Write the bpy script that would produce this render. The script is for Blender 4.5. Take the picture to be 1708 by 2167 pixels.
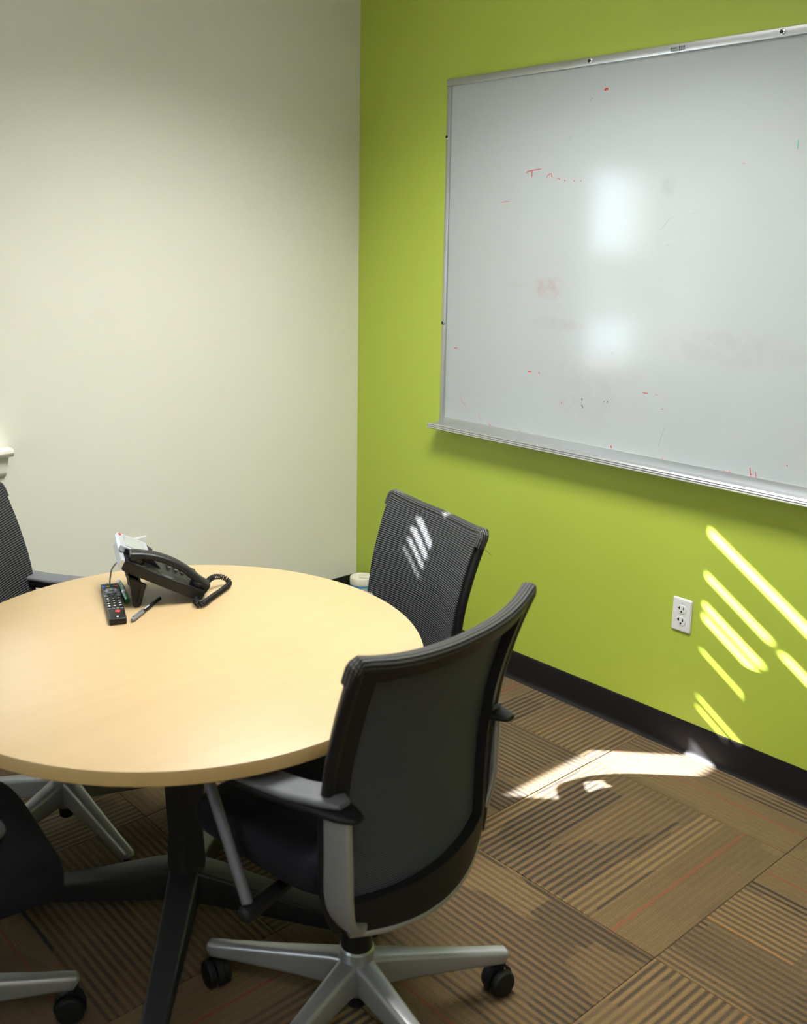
import bpy, bmesh, math, random
from mathutils import Vector, Matrix
random.seed(7)
for o in list(bpy.data.objects):
    bpy.data.objects.remove(o, do_unlink=True)
scene = bpy.context.scene
COL = scene.collection
R = math.radians
PI = math.pi

# ------------------------------------------------------------------ camera
W, H = 1708.0, 2167.0
F_PX, PPX, PPY = 2130.94, 691.57, 891.37
CAM = Vector((-2.8269, -3.2189, 1.6670))
YAW, PITCH, ROLL = 0.68962, -0.18680, 0.00229
fwd = Vector((math.sin(YAW) * math.cos(PITCH), math.cos(YAW) * math.cos(PITCH), math.sin(PITCH)))
rgt = Vector((math.cos(YAW), -math.sin(YAW), 0))
upv = rgt.cross(fwd)
r2 = rgt * math.cos(ROLL) + upv * math.sin(ROLL)
u2 = upv * math.cos(ROLL) - rgt * math.sin(ROLL)
cd = bpy.data.cameras.new('camera')
cam = bpy.data.objects.new('camera', cd)
COL.objects.link(cam)
M = Matrix((r2, u2, -fwd)).transposed().to_4x4()
M.translation = CAM
cam.matrix_world = M
cd.sensor_fit = 'HORIZONTAL'
cd.sensor_width = 36.0
cd.lens = F_PX * 36.0 / W
cd.shift_x = (W / 2 - PPX) / W
cd.shift_y = (PPY - H / 2) / W
cd.clip_start = 0.05
cd.dof.use_dof = True
cd.dof.focus_distance = 3.3
cd.dof.aperture_fstop = 5.6
scene.camera = cam

# ------------------------------------------------------------------ light and exposure
vs = scene.view_settings
vs.view_transform = 'Standard'
vs.look = 'None'
vs.exposure = 0.0
vs.gamma = 1.0
vs.use_curve_mapping = False

world = bpy.data.worlds.new('world')
scene.world = world
world.use_nodes = True
bg = world.node_tree.nodes['Background']
bg.inputs[0].default_value = (0.72, 0.86, 1.0, 1)
bg.inputs[1].default_value = 11.0

SUN = Vector((1.62, -1.66, -1.137)).normalized()
sd = bpy.data.lights.new('sun', 'SUN')
sd.energy = 85.0
sd.angle = R(0.53)
sd.color = (1.0, 0.985, 0.96)
sun = bpy.data.objects.new('sun', sd)
COL.objects.link(sun)
sun.rotation_euler = SUN.to_track_quat('-Z', 'Y').to_euler()
sun.location = (-6, 5, 5)

CEIL = 2.75
X_LEFT, Y_FRONT = -4.3, -4.9

# ------------------------------------------------------------------ material helpers
def lin(c):
    def f(v):
        v /= 255.0
        return v / 12.92 if v <= 0.04045 else ((v + 0.055) / 1.055) ** 2.4
    return (f(c[0]), f(c[1]), f(c[2]), 1.0)

class NT:
    def __init__(self, name):
        self.m = bpy.data.materials.new(name)
        self.m.use_nodes = True
        self.t = self.m.node_tree
        self.b = self.t.nodes['Principled BSDF']
        self.out = self.t.nodes['Material Output']
    def n(self, typ, **kw):
        nd = self.t.nodes.new(typ)
        for k, v in kw.items():
            if k.startswith('i_'):
                nd.inputs[k[2:].replace('_', ' ')].default_value = v
            else:
                setattr(nd, k, v)
        return nd
    def l(self, a, b):
        self.t.links.new(a, b)
    def math(self, op, a, b=None, c=None, clamp=False):
        nd = self.t.nodes.new('ShaderNodeMath')
        nd.operation = op
        nd.use_clamp = clamp
        for i, v in enumerate((a, b, c)):
            if v is None:
                continue
            if isinstance(v, (int, float)):
                nd.inputs[i].default_value = v
            else:
                self.l(v, nd.inputs[i])
        return nd.outputs[0]
    def mix(self, fac, a, b):
        nd = self.t.nodes.new('ShaderNodeMix')
        nd.data_type = 'RGBA'
        for idx, v in ((0, fac), (6, a), (7, b)):
            if isinstance(v, (int, float)):
                nd.inputs[idx].default_value = v
            elif isinstance(v, tuple):
                nd.inputs[idx].default_value = v
            else:
                self.l(v, nd.inputs[idx])
        return nd.outputs[2]
    def noise(self, vec, scale, detail=2.0, rough=0.5):
        nd = self.n('ShaderNodeTexNoise')
        nd.inputs['Scale'].default_value = scale
        nd.inputs['Detail'].default_value = detail
        nd.inputs['Roughness'].default_value = rough
        if vec is not None:
            self.l(vec, nd.inputs['Vector'])
        return nd.outputs['Fac']
    def bump(self, h, strength, dist=0.001):
        nd = self.n('ShaderNodeBump')
        nd.inputs['Strength'].default_value = strength
        nd.inputs['Distance'].default_value = dist
        self.l(h, nd.inputs['Height'])
        self.l(nd.outputs[0], self.b.inputs['Normal'])

def mat(name, col, rough=0.5, metal=0.0, spec=0.5, vary=0.04, scale=40.0, bump=0.0, bscale=300.0, coat=0.0):
    k = NT(name)
    tc = k.n('ShaderNodeTexCoord')
    f = k.noise(tc.outputs['Object'], scale, 3.0)
    a = tuple(max(0.0, c * (1 - vary)) for c in col[:3]) + (1,)
    b = tuple(min(1.0, c * (1 + vary)) for c in col[:3]) + (1,)
    k.l(k.mix(f, a, b), k.b.inputs['Base Color'])
    k.b.inputs['Roughness'].default_value = rough
    k.b.inputs['Metallic'].default_value = metal
    k.b.inputs['Specular IOR Level'].default_value = spec
    if coat:
        k.b.inputs['Coat Weight'].default_value = coat
    if bump:
        k.bump(k.noise(tc.outputs['Object'], bscale, 2.0), bump)
    return k.m

M_ = {}
M_['wall_white'] = mat('cream_wall_paint', (0.77, 0.765, 0.685, 1), 0.55, vary=0.015, scale=3, bump=0.12, bscale=420)
M_['wall_green'] = mat('lime_wall_paint', (0.43, 0.535, 0.068, 1), 0.45, vary=0.02, scale=3, bump=0.12, bscale=420)
M_['ceiling'] = mat('ceiling_tile', (0.78, 0.78, 0.75, 1), 0.9, bump=0.3, bscale=200)
M_['base'] = mat('black_vinyl_base', (0.008, 0.0075, 0.009, 1), 0.38, vary=0.05, spec=0.3)
M_['trim'] = mat('white_trim_paint', (0.80, 0.79, 0.70, 1), 0.3)
M_['alu'] = mat('brushed_aluminium', (0.55, 0.57, 0.59, 1), 0.36, metal=0.85, vary=0.03, scale=20)
M_['screw'] = mat('dark_screw', (0.02, 0.02, 0.02, 1), 0.35, metal=0.6)
M_['screwring'] = mat('screw_cup', (0.55, 0.55, 0.55, 1), 0.25, metal=0.9)
M_['plate'] = mat('white_outlet_plastic', (0.72, 0.74, 0.76, 1), 0.35)
M_['slot'] = mat('outlet_slot', (0.01, 0.01, 0.01, 1), 0.6)
M_['red_ink'] = mat('red_marker_ink', (0.62, 0.03, 0.02, 1), 0.5)
M_['red_faint'] = mat('faint_red_ink', (0.55, 0.20, 0.17, 1), 0.5)
M_['black_ink'] = mat('black_marker_ink', (0.05, 0.05, 0.06, 1), 0.5)
M_['grey_ink'] = mat('grey_smear_ink', (0.33, 0.34, 0.34, 1), 0.5)
M_['green_ink'] = mat('green_marker_ink', (0.10, 0.42, 0.28, 1), 0.5)
M_['smear_red'] = mat('wiped_red_smear', (0.45, 0.40, 0.405, 1), 0.2)
M_['logo_green'] = mat('logo_green', (0.05, 0.22, 0.10, 1), 0.5)
M_['logo_black'] = mat('logo_black', (0.012, 0.012, 0.012, 1), 0.5)
M_['silver'] = mat('silver_paint', (0.36, 0.37, 0.38, 1), 0.33, metal=0.55, vary=0.03, bump=0.05, bscale=900)
M_['blackp'] = mat('black_plastic', (0.009, 0.009, 0.010, 1), 0.45, bump=0.05, bscale=600, spec=0.28)
M_['greyp'] = mat('arm_grey_plastic', (0.115, 0.12, 0.135, 1), 0.45, bump=0.05, bscale=600)
M_['rubber'] = mat('black_rubber', (0.009, 0.009, 0.009, 1), 0.6, spec=0.25)
M_['chrome'] = mat('chrome', (0.6, 0.6, 0.6, 1), 0.15, metal=1.0)
M_['seat'] = mat('black_seat_fabric', (0.010, 0.011, 0.015, 1), 0.9, bump=0.5, bscale=700, spec=0.2)
M_['darkmetal'] = mat('charcoal_table_metal', (0.032, 0.034, 0.039, 1), 0.42, metal=0.3, bump=0.06, bscale=700)
M_['edge'] = mat('maple_edge_band', (0.46, 0.31, 0.12, 1), 0.42, vary=0.06, scale=25)
M_['phone'] = mat('phone_black', (0.010, 0.010, 0.011, 1), 0.42, bump=0.05, bscale=900, spec=0.35)
M_['phone_silver'] = mat('phone_silver', (0.56, 0.60, 0.66, 1), 0.28, metal=0.6)
M_['lcd'] = mat('grey_lcd', (0.30, 0.32, 0.31, 1), 0.2)
M_['key'] = mat('phone_key', (0.05, 0.05, 0.055, 1), 0.4)
M_['keylight'] = mat('remote_grey_key', (0.16, 0.19, 0.21, 1), 0.5)
M_['remote'] = mat('remote_black', (0.011, 0.010, 0.010, 1), 0.4, spec=0.3)
M_['k_blue'] = mat('blue_key', (0.02, 0.12, 0.65, 1), 0.4)
M_['k_yellow'] = mat('yellow_key', (0.60, 0.50, 0.02, 1), 0.4)
M_['k_green'] = mat('green_key', (0.02, 0.16, 0.07, 1), 0.4)
M_['k_red'] = mat('red_key', (0.55, 0.035, 0.045, 1), 0.4)
M_['k_print'] = mat('key_print', (0.70, 0.74, 0.76, 1), 0.5)
M_['mk_green'] = mat('marker_green', (0.015, 0.15, 0.045, 1), 0.35)
M_['mk_white'] = mat('marker_white', (0.62, 0.72, 0.85, 1), 0.4)
M_['pen_grey'] = mat('pen_smoke_plastic', (0.17, 0.18, 0.19, 1), 0.25)
M_['lid'] = mat('cream_plastic', (0.78, 0.76, 0.66, 1), 0.4)
M_['label_blue'] = mat('blue_label', (0.05, 0.25, 0.45, 1), 0.4)
M_['lamp_house'] = mat('lamp_housing', (0.8, 0.8, 0.8, 1), 0.5)
M_['thread'] = mat('loose_thread', (0.02, 0.02, 0.02, 1), 0.9)
M_['blind'] = mat('cream_blind_slat', (0.75, 0.74, 0.68, 1), 0.5)

def mk_board():
    k = NT('whiteboard_enamel')
    tc = k.n('ShaderNodeTexCoord')
    o = tc.outputs['Object']
    sp = k.n('ShaderNodeSeparateXYZ')
    k.l(o, sp.inputs[0])
    n1 = k.noise(o, 2.3, 3)
    n2 = k.noise(o, 9.0, 4)
    n3 = k.noise(o, 22.0, 4, 0.65)
    f = k.math('MULTIPLY', k.math('SUBTRACT', n1, 0.45, clamp=True), n2, clamp=True)
    col = k.mix(f, (0.430, 0.468, 0.486, 1), (0.40, 0.385, 0.395, 1))
    # half-wiped pink and grey marker smears: (y, z) centre from the board's middle, half sizes, tint
    for y, z, a, b, amt, tint in ((0.72, 0.55, 0.075, 0.040, 0.55, (0.40, 0.29, 0.29, 1)), (0.87, 0.555, 0.035, 0.012, 0.5, (0.36, 0.29, 0.29, 1)),
                                  (0.68, 0.43, 0.12, 0.022, 0.35, (0.38, 0.32, 0.33, 1)), (0.55, 0.22, 0.14, 0.15, 0.25, (0.38, 0.34, 0.36, 1)),
                                  (0.05, 0.40, 0.25, 0.06, 0.28, (0.38, 0.33, 0.35, 1)), (0.28, 0.88, 0.03, 0.03, 0.4, (0.33, 0.35, 0.34, 1))):
        dy = k.math('DIVIDE', k.math('SUBTRACT', sp.outputs[1], y), a)
        dz = k.math('DIVIDE', k.math('SUBTRACT', sp.outputs[2], z), b)
        d = k.math('ADD', k.math('MULTIPLY', dy, dy), k.math('MULTIPLY', dz, dz))
        m = k.math('MULTIPLY', k.math('SUBTRACT', 1.25, d, clamp=True), k.math('MULTIPLY', k.math('SUBTRACT', n3, 0.36, clamp=True), 4.0, clamp=True))
        col = k.mix(k.math('MULTIPLY', m, amt, clamp=True), col, tint)
    k.l(col, k.b.inputs['Base Color'])
    k.l(k.math('ADD', k.math('MULTIPLY', n2, 0.05), 0.10), k.b.inputs['Roughness'])
    k.b.inputs['Specular IOR Level'].default_value = 0.5
    k.bump(k.noise(o, 14.0, 1), 0.02, 0.002)
    return k.m
M_['board'] = mk_board()

def mk_table():
    k = NT('maple_laminate')
    tc = k.n('ShaderNodeTexCoord')
    mp = k.n('ShaderNodeMapping')
    k.l(tc.outputs['Object'], mp.inputs['Vector'])
    mp.inputs['Rotation'].default_value = (0, 0, R(35))
    mp.inputs['Scale'].default_value = (1.2, 14.0, 1.0)
    n1 = k.noise(mp.outputs[0], 2.2, 5, 0.55)
    n2 = k.noise(mp.outputs[0], 16.0, 3, 0.6)
    f = k.math('ADD', k.math('MULTIPLY', n1, 0.7), k.math('MULTIPLY', n2, 0.3), clamp=True)
    col = k.mix(f, (0.415, 0.297, 0.155, 1), (0.480, 0.356, 0.198, 1))
    k.l(col, k.b.inputs['Base Color'])
    k.b.inputs['Roughness'].default_value = 0.42
    k.b.inputs['Specular IOR Level'].default_value = 0.5
    k.bump(n2, 0.02)
    return k.m
M_['table'] = mk_table()

def mk_carpet():
    k = NT('striped_carpet_tile')
    tc = k.n('ShaderNodeTexCoord')
    oi = k.n('ShaderNodeObjectInfo')
    rnd = oi.outputs['Random']
    o = tc.outputs['Object']
    sp = k.n('ShaderNodeSeparateXYZ')
    k.l(o, sp.inputs[0])
    s, t = sp.outputs[0], sp.outputs[1]           # stripes run along s
    off = k.math('MULTIPLY', rnd, 37.0)
    # blocks: coarse cells along the tile with their own stripe contrast and base tone
    cb = k.n('ShaderNodeCombineXYZ')
    k.l(k.math('ADD', k.math('MULTIPLY', s, 2.4), off), cb.inputs[0])
    k.l(k.math('ADD', k.math('MULTIPLY', t, 6.0), off), cb.inputs[1])
    vor = k.n('ShaderNodeTexVoronoi')
    vor.distance = 'CHEBYCHEV'
    vor.inputs['Scale'].default_value = 1.0
    k.l(cb.outputs[0], vor.inputs['Vector'])
    sc = k.n('ShaderNodeSeparateColor')
    k.l(vor.outputs['Color'], sc.inputs[0])
    c1, c2 = sc.outputs[0], sc.outputs[1]
    # zone: the first three quarters of the tile are strongly striped, the rest is plain
    tt = k.math('ADD', k.math('DIVIDE', t, 0.625), 0.5)
    zone = k.n('ShaderNodeMapRange')
    zone.inputs['From Min'].default_value = 0.27
    zone.inputs['From Max'].default_value = 0.29
    k.l(tt, zone.inputs['Value'])
    z = zone.outputs[0]
    stripe = k.math('SINE', k.math('MULTIPLY', t, 2 * PI / 0.0205))
    jit = k.noise(cb.outputs[0], 3.0, 2)
    st = k.math('ADD', k.math('MULTIPLY', stripe, 0.9), k.math('MULTIPLY', k.math('SUBTRACT', jit, 0.5), 0.9))
    st = k.math('ADD', k.math('MULTIPLY', st, 0.85), 0.5, clamp=True)
    fine = k.math('ADD', k.math('MULTIPLY', k.math('SINE', k.math('MULTIPLY', t, 2 * PI / 0.0075)), 0.5), 0.5)
    tan = (0.165, 0.105, 0.044, 1)
    brown = (0.100, 0.064, 0.030, 1)
    dark = (0.022, 0.0165, 0.013, 1)
    contrast = k.math('ADD', k.math('MULTIPLY', c1, 0.6), 0.4)
    striped = k.mix(k.math('MULTIPLY', k.math('SUBTRACT', 1.0, st), contrast), k.mix(c2, brown, tan), dark)
    plain = k.mix(k.math('MULTIPLY', fine, 0.35), k.mix(c2, (0.140, 0.092, 0.040, 1), brown), (0.068, 0.045, 0.022, 1))
    col = k.mix(z, plain, striped)
    # thin red and orange pinstripes
    def line(pos, w):
        return k.math('LESS_THAN', k.math('ABSOLUTE', k.math('SUBTRACT', tt, pos)), w)
    col = k.mix(k.math('MULTIPLY', line(0.185, 0.0045), 0.75), col, (0.20, 0.034, 0.012, 1))
    col = k.mix(k.math('MULTIPLY', line(0.64, 0.004), k.math('MULTIPLY', c2, 0.7)), col, (0.28, 0.11, 0.028, 1))
    # looped pile speckle
    sep = k.noise(o, 260.0, 2, 0.7)
    sp2 = k.noise(o, 900.0, 1, 0.5)
    v = k.math('ADD', k.math('MULTIPLY', k.math('ADD', sep, sp2), 0.9), 0.1)
    hsv = k.n('ShaderNodeHueSaturation')
    k.l(col, hsv.inputs['Color'])
    tone = k.math('MULTIPLY', v, k.math('ADD', k.math('MULTIPLY', rnd, 0.25), 0.92))
    k.l(tone, hsv.inputs['Value'])
    k.l(hsv.outputs[0], k.b.inputs['Base Color'])
    k.b.inputs['Roughness'].default_value = 0.95
    k.b.inputs['Specular IOR Level'].default_value = 0.15
    k.b.inputs['Sheen Weight'].default_value = 0.15
    k.bump(k.math('ADD', sep, k.math('MULTIPLY', stripe, 0.25)), 0.8, 0.003)
    return k.m
M_['carpet'] = mk_carpet()
M_['subfloor'] = mat('dark_subfloor', (0.02, 0.016, 0.012, 1), 0.9)

def mk_ribs():
    k = NT('ribbed_black_fabric')
    uv = k.n('ShaderNodeUVMap')
    sp = k.n('ShaderNodeSeparateXYZ')
    k.l(uv.outputs[0], sp.inputs[0])
    rib = k.math('ADD', k.math('MULTIPLY', k.math('SINE', k.math('MULTIPLY', sp.outputs[1], 2 * PI / 0.0066)), 0.5), 0.5)
    thr = k.math('ADD', k.math('MULTIPLY', k.math('SINE', k.math('MULTIPLY', sp.outputs[0], 2 * PI / 0.0030)), 0.25), 0.75)
    f = k.math('MULTIPLY', k.math('POWER', rib, 2.2), thr)
    k.l(k.mix(f, (0.004, 0.0045, 0.007, 1), (0.115, 0.126, 0.138, 1)), k.b.inputs['Base Color'])
    k.b.inputs['Roughness'].default_value = 0.6
    k.b.inputs['Specular IOR Level'].default_value = 0.4
    k.bump(rib, 0.8, 0.002)
    return k.m
M_['ribs'] = mk_ribs()

def mk_mesh():
    k = NT('charcoal_woven_mesh')
    uv = k.n('ShaderNodeUVMap')
    sp = k.n('ShaderNodeSeparateXYZ')
    k.l(uv.outputs[0], sp.inputs[0])
    row = k.math('MULTIPLY', sp.outputs[1], 2 * PI / 0.0046)
    colu = k.math('MULTIPLY', sp.outputs[0], 2 * PI / 0.0040)
    a = k.math('ADD', k.math('MULTIPLY', k.math('SINE', row), 0.5), 0.5)
    b = k.math('ADD', k.math('MULTIPLY', k.math('SINE', colu), 0.5), 0.5)
    f = k.math('MULTIPLY', a, b)
    k.l(k.mix(f, (0.009, 0.011, 0.015, 1), (0.145, 0.168, 0.205, 1)), k.b.inputs['Base Color'])
    k.b.inputs['Roughness'].default_value = 0.7
    k.bump(f, 0.6, 0.001)
    return k.m
M_['mesh'] = mk_mesh()

def mk_piping():
    k = NT('black_ridged_edge')
    uv = k.n('ShaderNodeUVMap')
    sp = k.n('ShaderNodeSeparateXYZ')
    k.l(uv.outputs[0], sp.inputs[0])
    rib = k.math('ADD', k.math('MULTIPLY', k.math('SINE', k.math('MULTIPLY', sp.outputs[1], 2 * PI / 0.0075)), 0.5), 0.5)
    st = k.math('ADD', k.math('MULTIPLY', k.math('SINE', k.math('MULTIPLY', sp.outputs[0], 2 * PI / 0.0045)), 0.5), 0.5)
    f = k.math('MULTIPLY', k.math('POWER', rib, 3.0), st)
    k.l(k.mix(f, (0.010, 0.010, 0.011, 1), (0.14, 0.14, 0.135, 1)), k.b.inputs['Base Color'])
    k.b.inputs['Roughness'].default_value = 0.6
    k.bump(rib, 0.8, 0.002)
    return k.m
M_['piping'] = mk_piping()

def mk_glass():
    k = NT('window_glass')
    tr = k.n('ShaderNodeBsdfTransparent')
    gl = k.n('ShaderNodeBsdfGlossy')
    gl.inputs['Roughness'].default_value = 0.02
    mx = k.n('ShaderNodeMixShader')
    mx.inputs[0].default_value = 0.07
    k.l(tr.outputs[0], mx.inputs[1])
    k.l(gl.outputs[0], mx.inputs[2])
    k.l(mx.outputs[0], k.out.inputs['Surface'])
    return k.m
M_['glass'] = mk_glass()

def mk_emit(name, col, s):
    k = NT(name)
    k.b.inputs['Emission Color'].default_value = col
    k.b.inputs['Emission Strength'].default_value = s
    return k.m

# ------------------------------------------------------------------ mesh helpers
def sharp(me, ang=35):
    me.polygons.foreach_set('use_smooth', [True] * len(me.polygons))
    me.set_sharp_from_angle(angle=R(ang))

def mesh_from(name, bm, ang=35):
    bmesh.ops.recalc_face_normals(bm, faces=bm.faces)
    me = bpy.data.meshes.new(name)
    bm.to_mesh(me)
    bm.free()
    if ang:
        sharp(me, ang)
    return me

def add(name, me, m, parent=None, loc=(0, 0, 0), rot=(0, 0, 0)):
    if isinstance(me, bmesh.types.BMesh):
        me = mesh_from(name, me)
    if m is not None and not me.materials:
        me.materials.append(M_[m] if isinstance(m, str) else m)
    o = bpy.data.objects.new(name, me)
    COL.objects.link(o)
    o.location = loc
    o.rotation_euler = rot
    if parent is not None:
        o.parent = parent
    return o

def empty(name, loc=(0, 0, 0), rz=0.0):
    o = bpy.data.objects.new(name, None)
    o.empty_display_size = 0.1
    COL.objects.link(o)
    o.location = loc
    o.rotation_euler = (0, 0, rz)
    return o

def tag(o, label, cat, group=None):
    o['label'] = label
    o['category'] = cat
    if group:
        o['group'] = group
    return o

def struct(o):
    o['kind'] = 'structure'
    return o

def bx(bm, x0, x1, y0, y1, z0, z1, bev=0.0, seg=2):
    g = bmesh.ops.create_cube(bm, size=1.0)
    for v in g['verts']:
        v.co = Vector(((x0 + x1) / 2 + v.co.x * (x1 - x0), (y0 + y1) / 2 + v.co.y * (y1 - y0), (z0 + z1) / 2 + v.co.z * (z1 - z0)))
    if bev > 0:
        es = list({e for v in g['verts'] for e in v.link_edges})
        bmesh.ops.bevel(bm, geom=es, offset=bev, segments=seg, affect='EDGES', profile=0.5)
    return bm

def box(x0, x1, y0, y1, z0, z1, bev=0.0, seg=2):
    return bx(bmesh.new(), x0, x1, y0, y1, z0, z1, bev, seg)

def lathe(prof, n=32, bm=None, mtx=None):
    """prof: list of (r, z); revolved about z, closed at both ends."""
    bm = bm or bmesh.new()
    rings = []
    for r, z in prof:
        ring = []
        for i in range(n):
            a = 2 * PI * i / n
            p = Vector((r * math.cos(a), r * math.sin(a), z))
            ring.append(bm.verts.new(mtx @ p if mtx else p))
        rings.append(ring)
    for a, b in zip(rings[:-1], rings[1:]):
        for i in range(n):
            bm.faces.new((a[i], a[(i + 1) % n], b[(i + 1) % n], b[i]))
    bm.faces.new(rings[0][::-1])
    bm.faces.new(rings[-1])
    return bm

def rrect(w, h, r, n=3):
    """rounded rectangle section w x h"""
    pts = []
    r = min(r, w / 2 - 1e-5, h / 2 - 1e-5)
    for cx, cy, a0 in ((w / 2 - r, h / 2 - r, 0), (-w / 2 + r, h / 2 - r, 90), (-w / 2 + r, -h / 2 + r, 180), (w / 2 - r, -h / 2 + r, 270)):
        for i in range(n + 1):
            a = R(a0 + 90.0 * i / n)
            pts.append((cx + r * math.cos(a), cy + r * math.sin(a)))
    return pts

def circle2(r, n=12):
    return [(r * math.cos(2 * PI * i / n), r * math.sin(2 * PI * i / n)) for i in range(n)]

def sweep(path, secs, up=(0, 0, 1), bm=None, uv=False):
    """sweep 2D sections (one list, or one per point) along a path"""
    bm = bm or bmesh.new()
    P = [Vector(p) for p in path]
    up = Vector(up)
    if not isinstance(secs[0], list):
        secs = [secs] * len(P)
    rings = []
    for i, p in enumerate(P):
        t = (P[min(i + 1, len(P) - 1)] - P[max(i - 1, 0)]).normalized()
        side = up.cross(t)
        if side.length < 1e-4:
            side = Vector((1, 0, 0))
        side.normalize()
        vv = t.cross(side)
        rings.append([bm.verts.new(p + side * a + vv * b) for a, b in secs[i]])
    n = len(secs[0])
    layer = bm.loops.layers.uv.verify() if uv else None
    L = 0.0
    for k in range(len(P) - 1):
        a, b = rings[k], rings[k + 1]
        dl = (P[k + 1] - P[k]).length
        per = 0.0
        for i in range(n):
            j = (i + 1) % n
            f = bm.faces.new((a[i], a[j], b[j], b[i]))
            if uv:
                dp = (a[j].co - a[i].co).length
                for lp, q in zip(f.loops, ((L, per), (L, per + dp), (L + dl, per + dp), (L + dl, per))):
                    lp[layer].uv = q
                per += dp
        L += dl
    bm.faces.new(rings[0][::-1])
    bm.faces.new(rings[-1])
    return bm

def smooth_path(pts, n=6):
    """Catmull-Rom through pts"""
    P = [Vector(p) for p in pts]
    out = []
    for i in range(len(P) - 1):
        p0, p1, p2, p3 = P[max(i - 1, 0)], P[i], P[i + 1], P[min(i + 2, len(P) - 1)]
        for k in range(n):
            t = k / n
            out.append(0.5 * ((2 * p1) + (p2 - p0) * t + (2 * p0 - 5 * p1 + 4 * p2 - p3) * t * t + (3 * p1 - p0 - 3 * p2 + p3) * t ** 3))
    out.append(P[-1])
    return out

def lerp_tab(tab, t):
    for (a, va), (b, vb) in zip(tab[:-1], tab[1:]):
        if t <= b:
            k = (t - a) / (b - a)
            k = max(0.0, min(1.0, k))
            k = k * k * (3 - 2 * k) if False else k
            return va + (vb - va) * k
    return tab[-1][1]

# ------------------------------------------------------------------ room shell
WT = 0.15
# cream wall with the openings of two narrow windows
WIN = [(-2.19, -1.62), (-2.90, -2.33)]
WZ0, WZ1 = 0.955, 2.02
bm = bmesh.new()
xs = sorted([X_LEFT - WT, WT] + [v for w in WIN for v in w])
for i in range(len(xs) - 1):
    a, b = xs[i], xs[i + 1]
    if any(abs(a - w[0]) < 1e-6 for w in WIN):
        bx(bm, a, b, 0, WT, 0, WZ0)
        bx(bm, a, b, 0, WT, WZ1, CEIL)
    else:
        bx(bm, a, b, 0, WT, 0, CEIL)
bmesh.ops.remove_doubles(bm, verts=bm.verts, dist=1e-5)
struct(add('wall_back', bm, 'wall_white'))
struct(add('wall_right', box(0, WT, Y_FRONT - WT, 0, 0, CEIL), 'wall_green'))
bm = bmesh.new()
FILL_WIN = (-1.80, -1.30)  # opening for an unseen window, added to let in cool fill light
bx(bm, X_LEFT - WT, X_LEFT, FILL_WIN[1], 0, 0, CEIL)
bx(bm, X_LEFT - WT, X_LEFT, Y_FRONT - WT, FILL_WIN[0], 0, CEIL)
bx(bm, X_LEFT - WT, X_LEFT, FILL_WIN[0], FILL_WIN[1], 0, WZ0)
bx(bm, X_LEFT - WT, X_LEFT, FILL_WIN[0], FILL_WIN[1], WZ1, CEIL)
bmesh.ops.remove_doubles(bm, verts=bm.verts, dist=1e-5)
struct(add('wall_left', bm, 'wall_white'))
struct(add('wall_front', box(X_LEFT, 0, Y_FRONT - WT, Y_FRONT, 0, CEIL), 'wall_white'))

floor = struct(add('floor', box(X_LEFT - WT, WT, Y_FRONT - WT, WT, -0.12, -0.008), 'subfloor'))

# carpet tiles, each its own piece, quarter-turned in a checkerboard
TS = 0.632
GX, GY = -0.278, -1.472           # a grid corner measured from the seams
tile_me = {}
def tile_mesh(w, h, ox, oy):
    key = (round(w, 3), round(h, 3), round(ox, 3), round(oy, 3))
    if key not in tile_me:
        me = mesh_from('carpet_tile', box(ox - w / 2, ox + w / 2, oy - h / 2, oy + h / 2, -0.0075, 0.0, 0.0012, 1), 0)
        tile_me[key] = me
    return tile_me[key]
flip = [0, 180]
ix0, ix1 = math.floor((X_LEFT - GX) / TS), math.ceil((0 - GX) / TS)
iy0, iy1 = math.floor((Y_FRONT - GY) / TS), math.ceil((0 - GY) / TS)
for i in range(ix0, ix1):
    for j in range(iy0, iy1):
        x0, x1 = max(GX + i * TS, X_LEFT), min(GX + (i + 1) * TS, 0)
        y0, y1 = max(GY + j * TS, Y_FRONT), min(GY + (j + 1) * TS, 0)
        if x1 - x0 < 0.01 or y1 - y0 < 0.01:
            continue
        cx, cy = GX + (i + 0.5) * TS, GY + (j + 0.5) * TS
        ang = 0 if (i + j) % 2 == 0 else 90          # tile (-1,-1): stripes along x
        if not (i == -1 and j == -1):
            ang += random.choice(flip)
        g = 0.0007
        # extent in the tile's own turned frame
        mx, my = (x0 + x1) / 2 - cx, (y0 + y1) / 2 - cy
        w, h = x1 - x0 - 2 * g, y1 - y0 - 2 * g
        ca, sa = math.cos(-R(ang)), math.sin(-R(ang))
        lx, ly = mx * ca - my * sa, mx * sa + my * ca
        if ang % 180:
            w, h = h, w
        add('carpet_tile', tile_mesh(w, h, lx, ly), 'carpet', floor, (cx, cy, 0), (0, 0, R(ang)))

# vinyl cove bases
def base_board(name, p0, p1, n, h):
    """p0->p1 along the wall, n = inward normal"""
    p0, p1, n = Vector(p0), Vector(p1), Vector(n)
    prof = [(0, 0), (0.0, h), (0.003, h), (0.006, h - 0.006), (0.0065, 0.022), (0.010, 0.008), (0.017, 0.0)]
    bm = bmesh.new()
    A = [bm.verts.new(p0 + n * a + Vector((0, 0, b))) for a, b in prof]
    B = [bm.verts.new(p1 + n * a + Vector((0, 0, b))) for a, b in prof]
    k = len(prof)
    for i in range(k):
        bm.faces.new((A[i], A[(i + 1) % k], B[(i + 1) % k], B[i]))
    bm.faces.new(A[::-1])
    bm.faces.new(B)
    return struct(add(name, bm, 'base'))
base_board('baseboard_right', (0, -0.018, 0), (0, Y_FRONT, 0), (-1, 0, 0), 0.108)
base_board('baseboard_back', (0, 0, 0), (X_LEFT, 0, 0), (0, -1, 0), 0.172)
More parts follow.
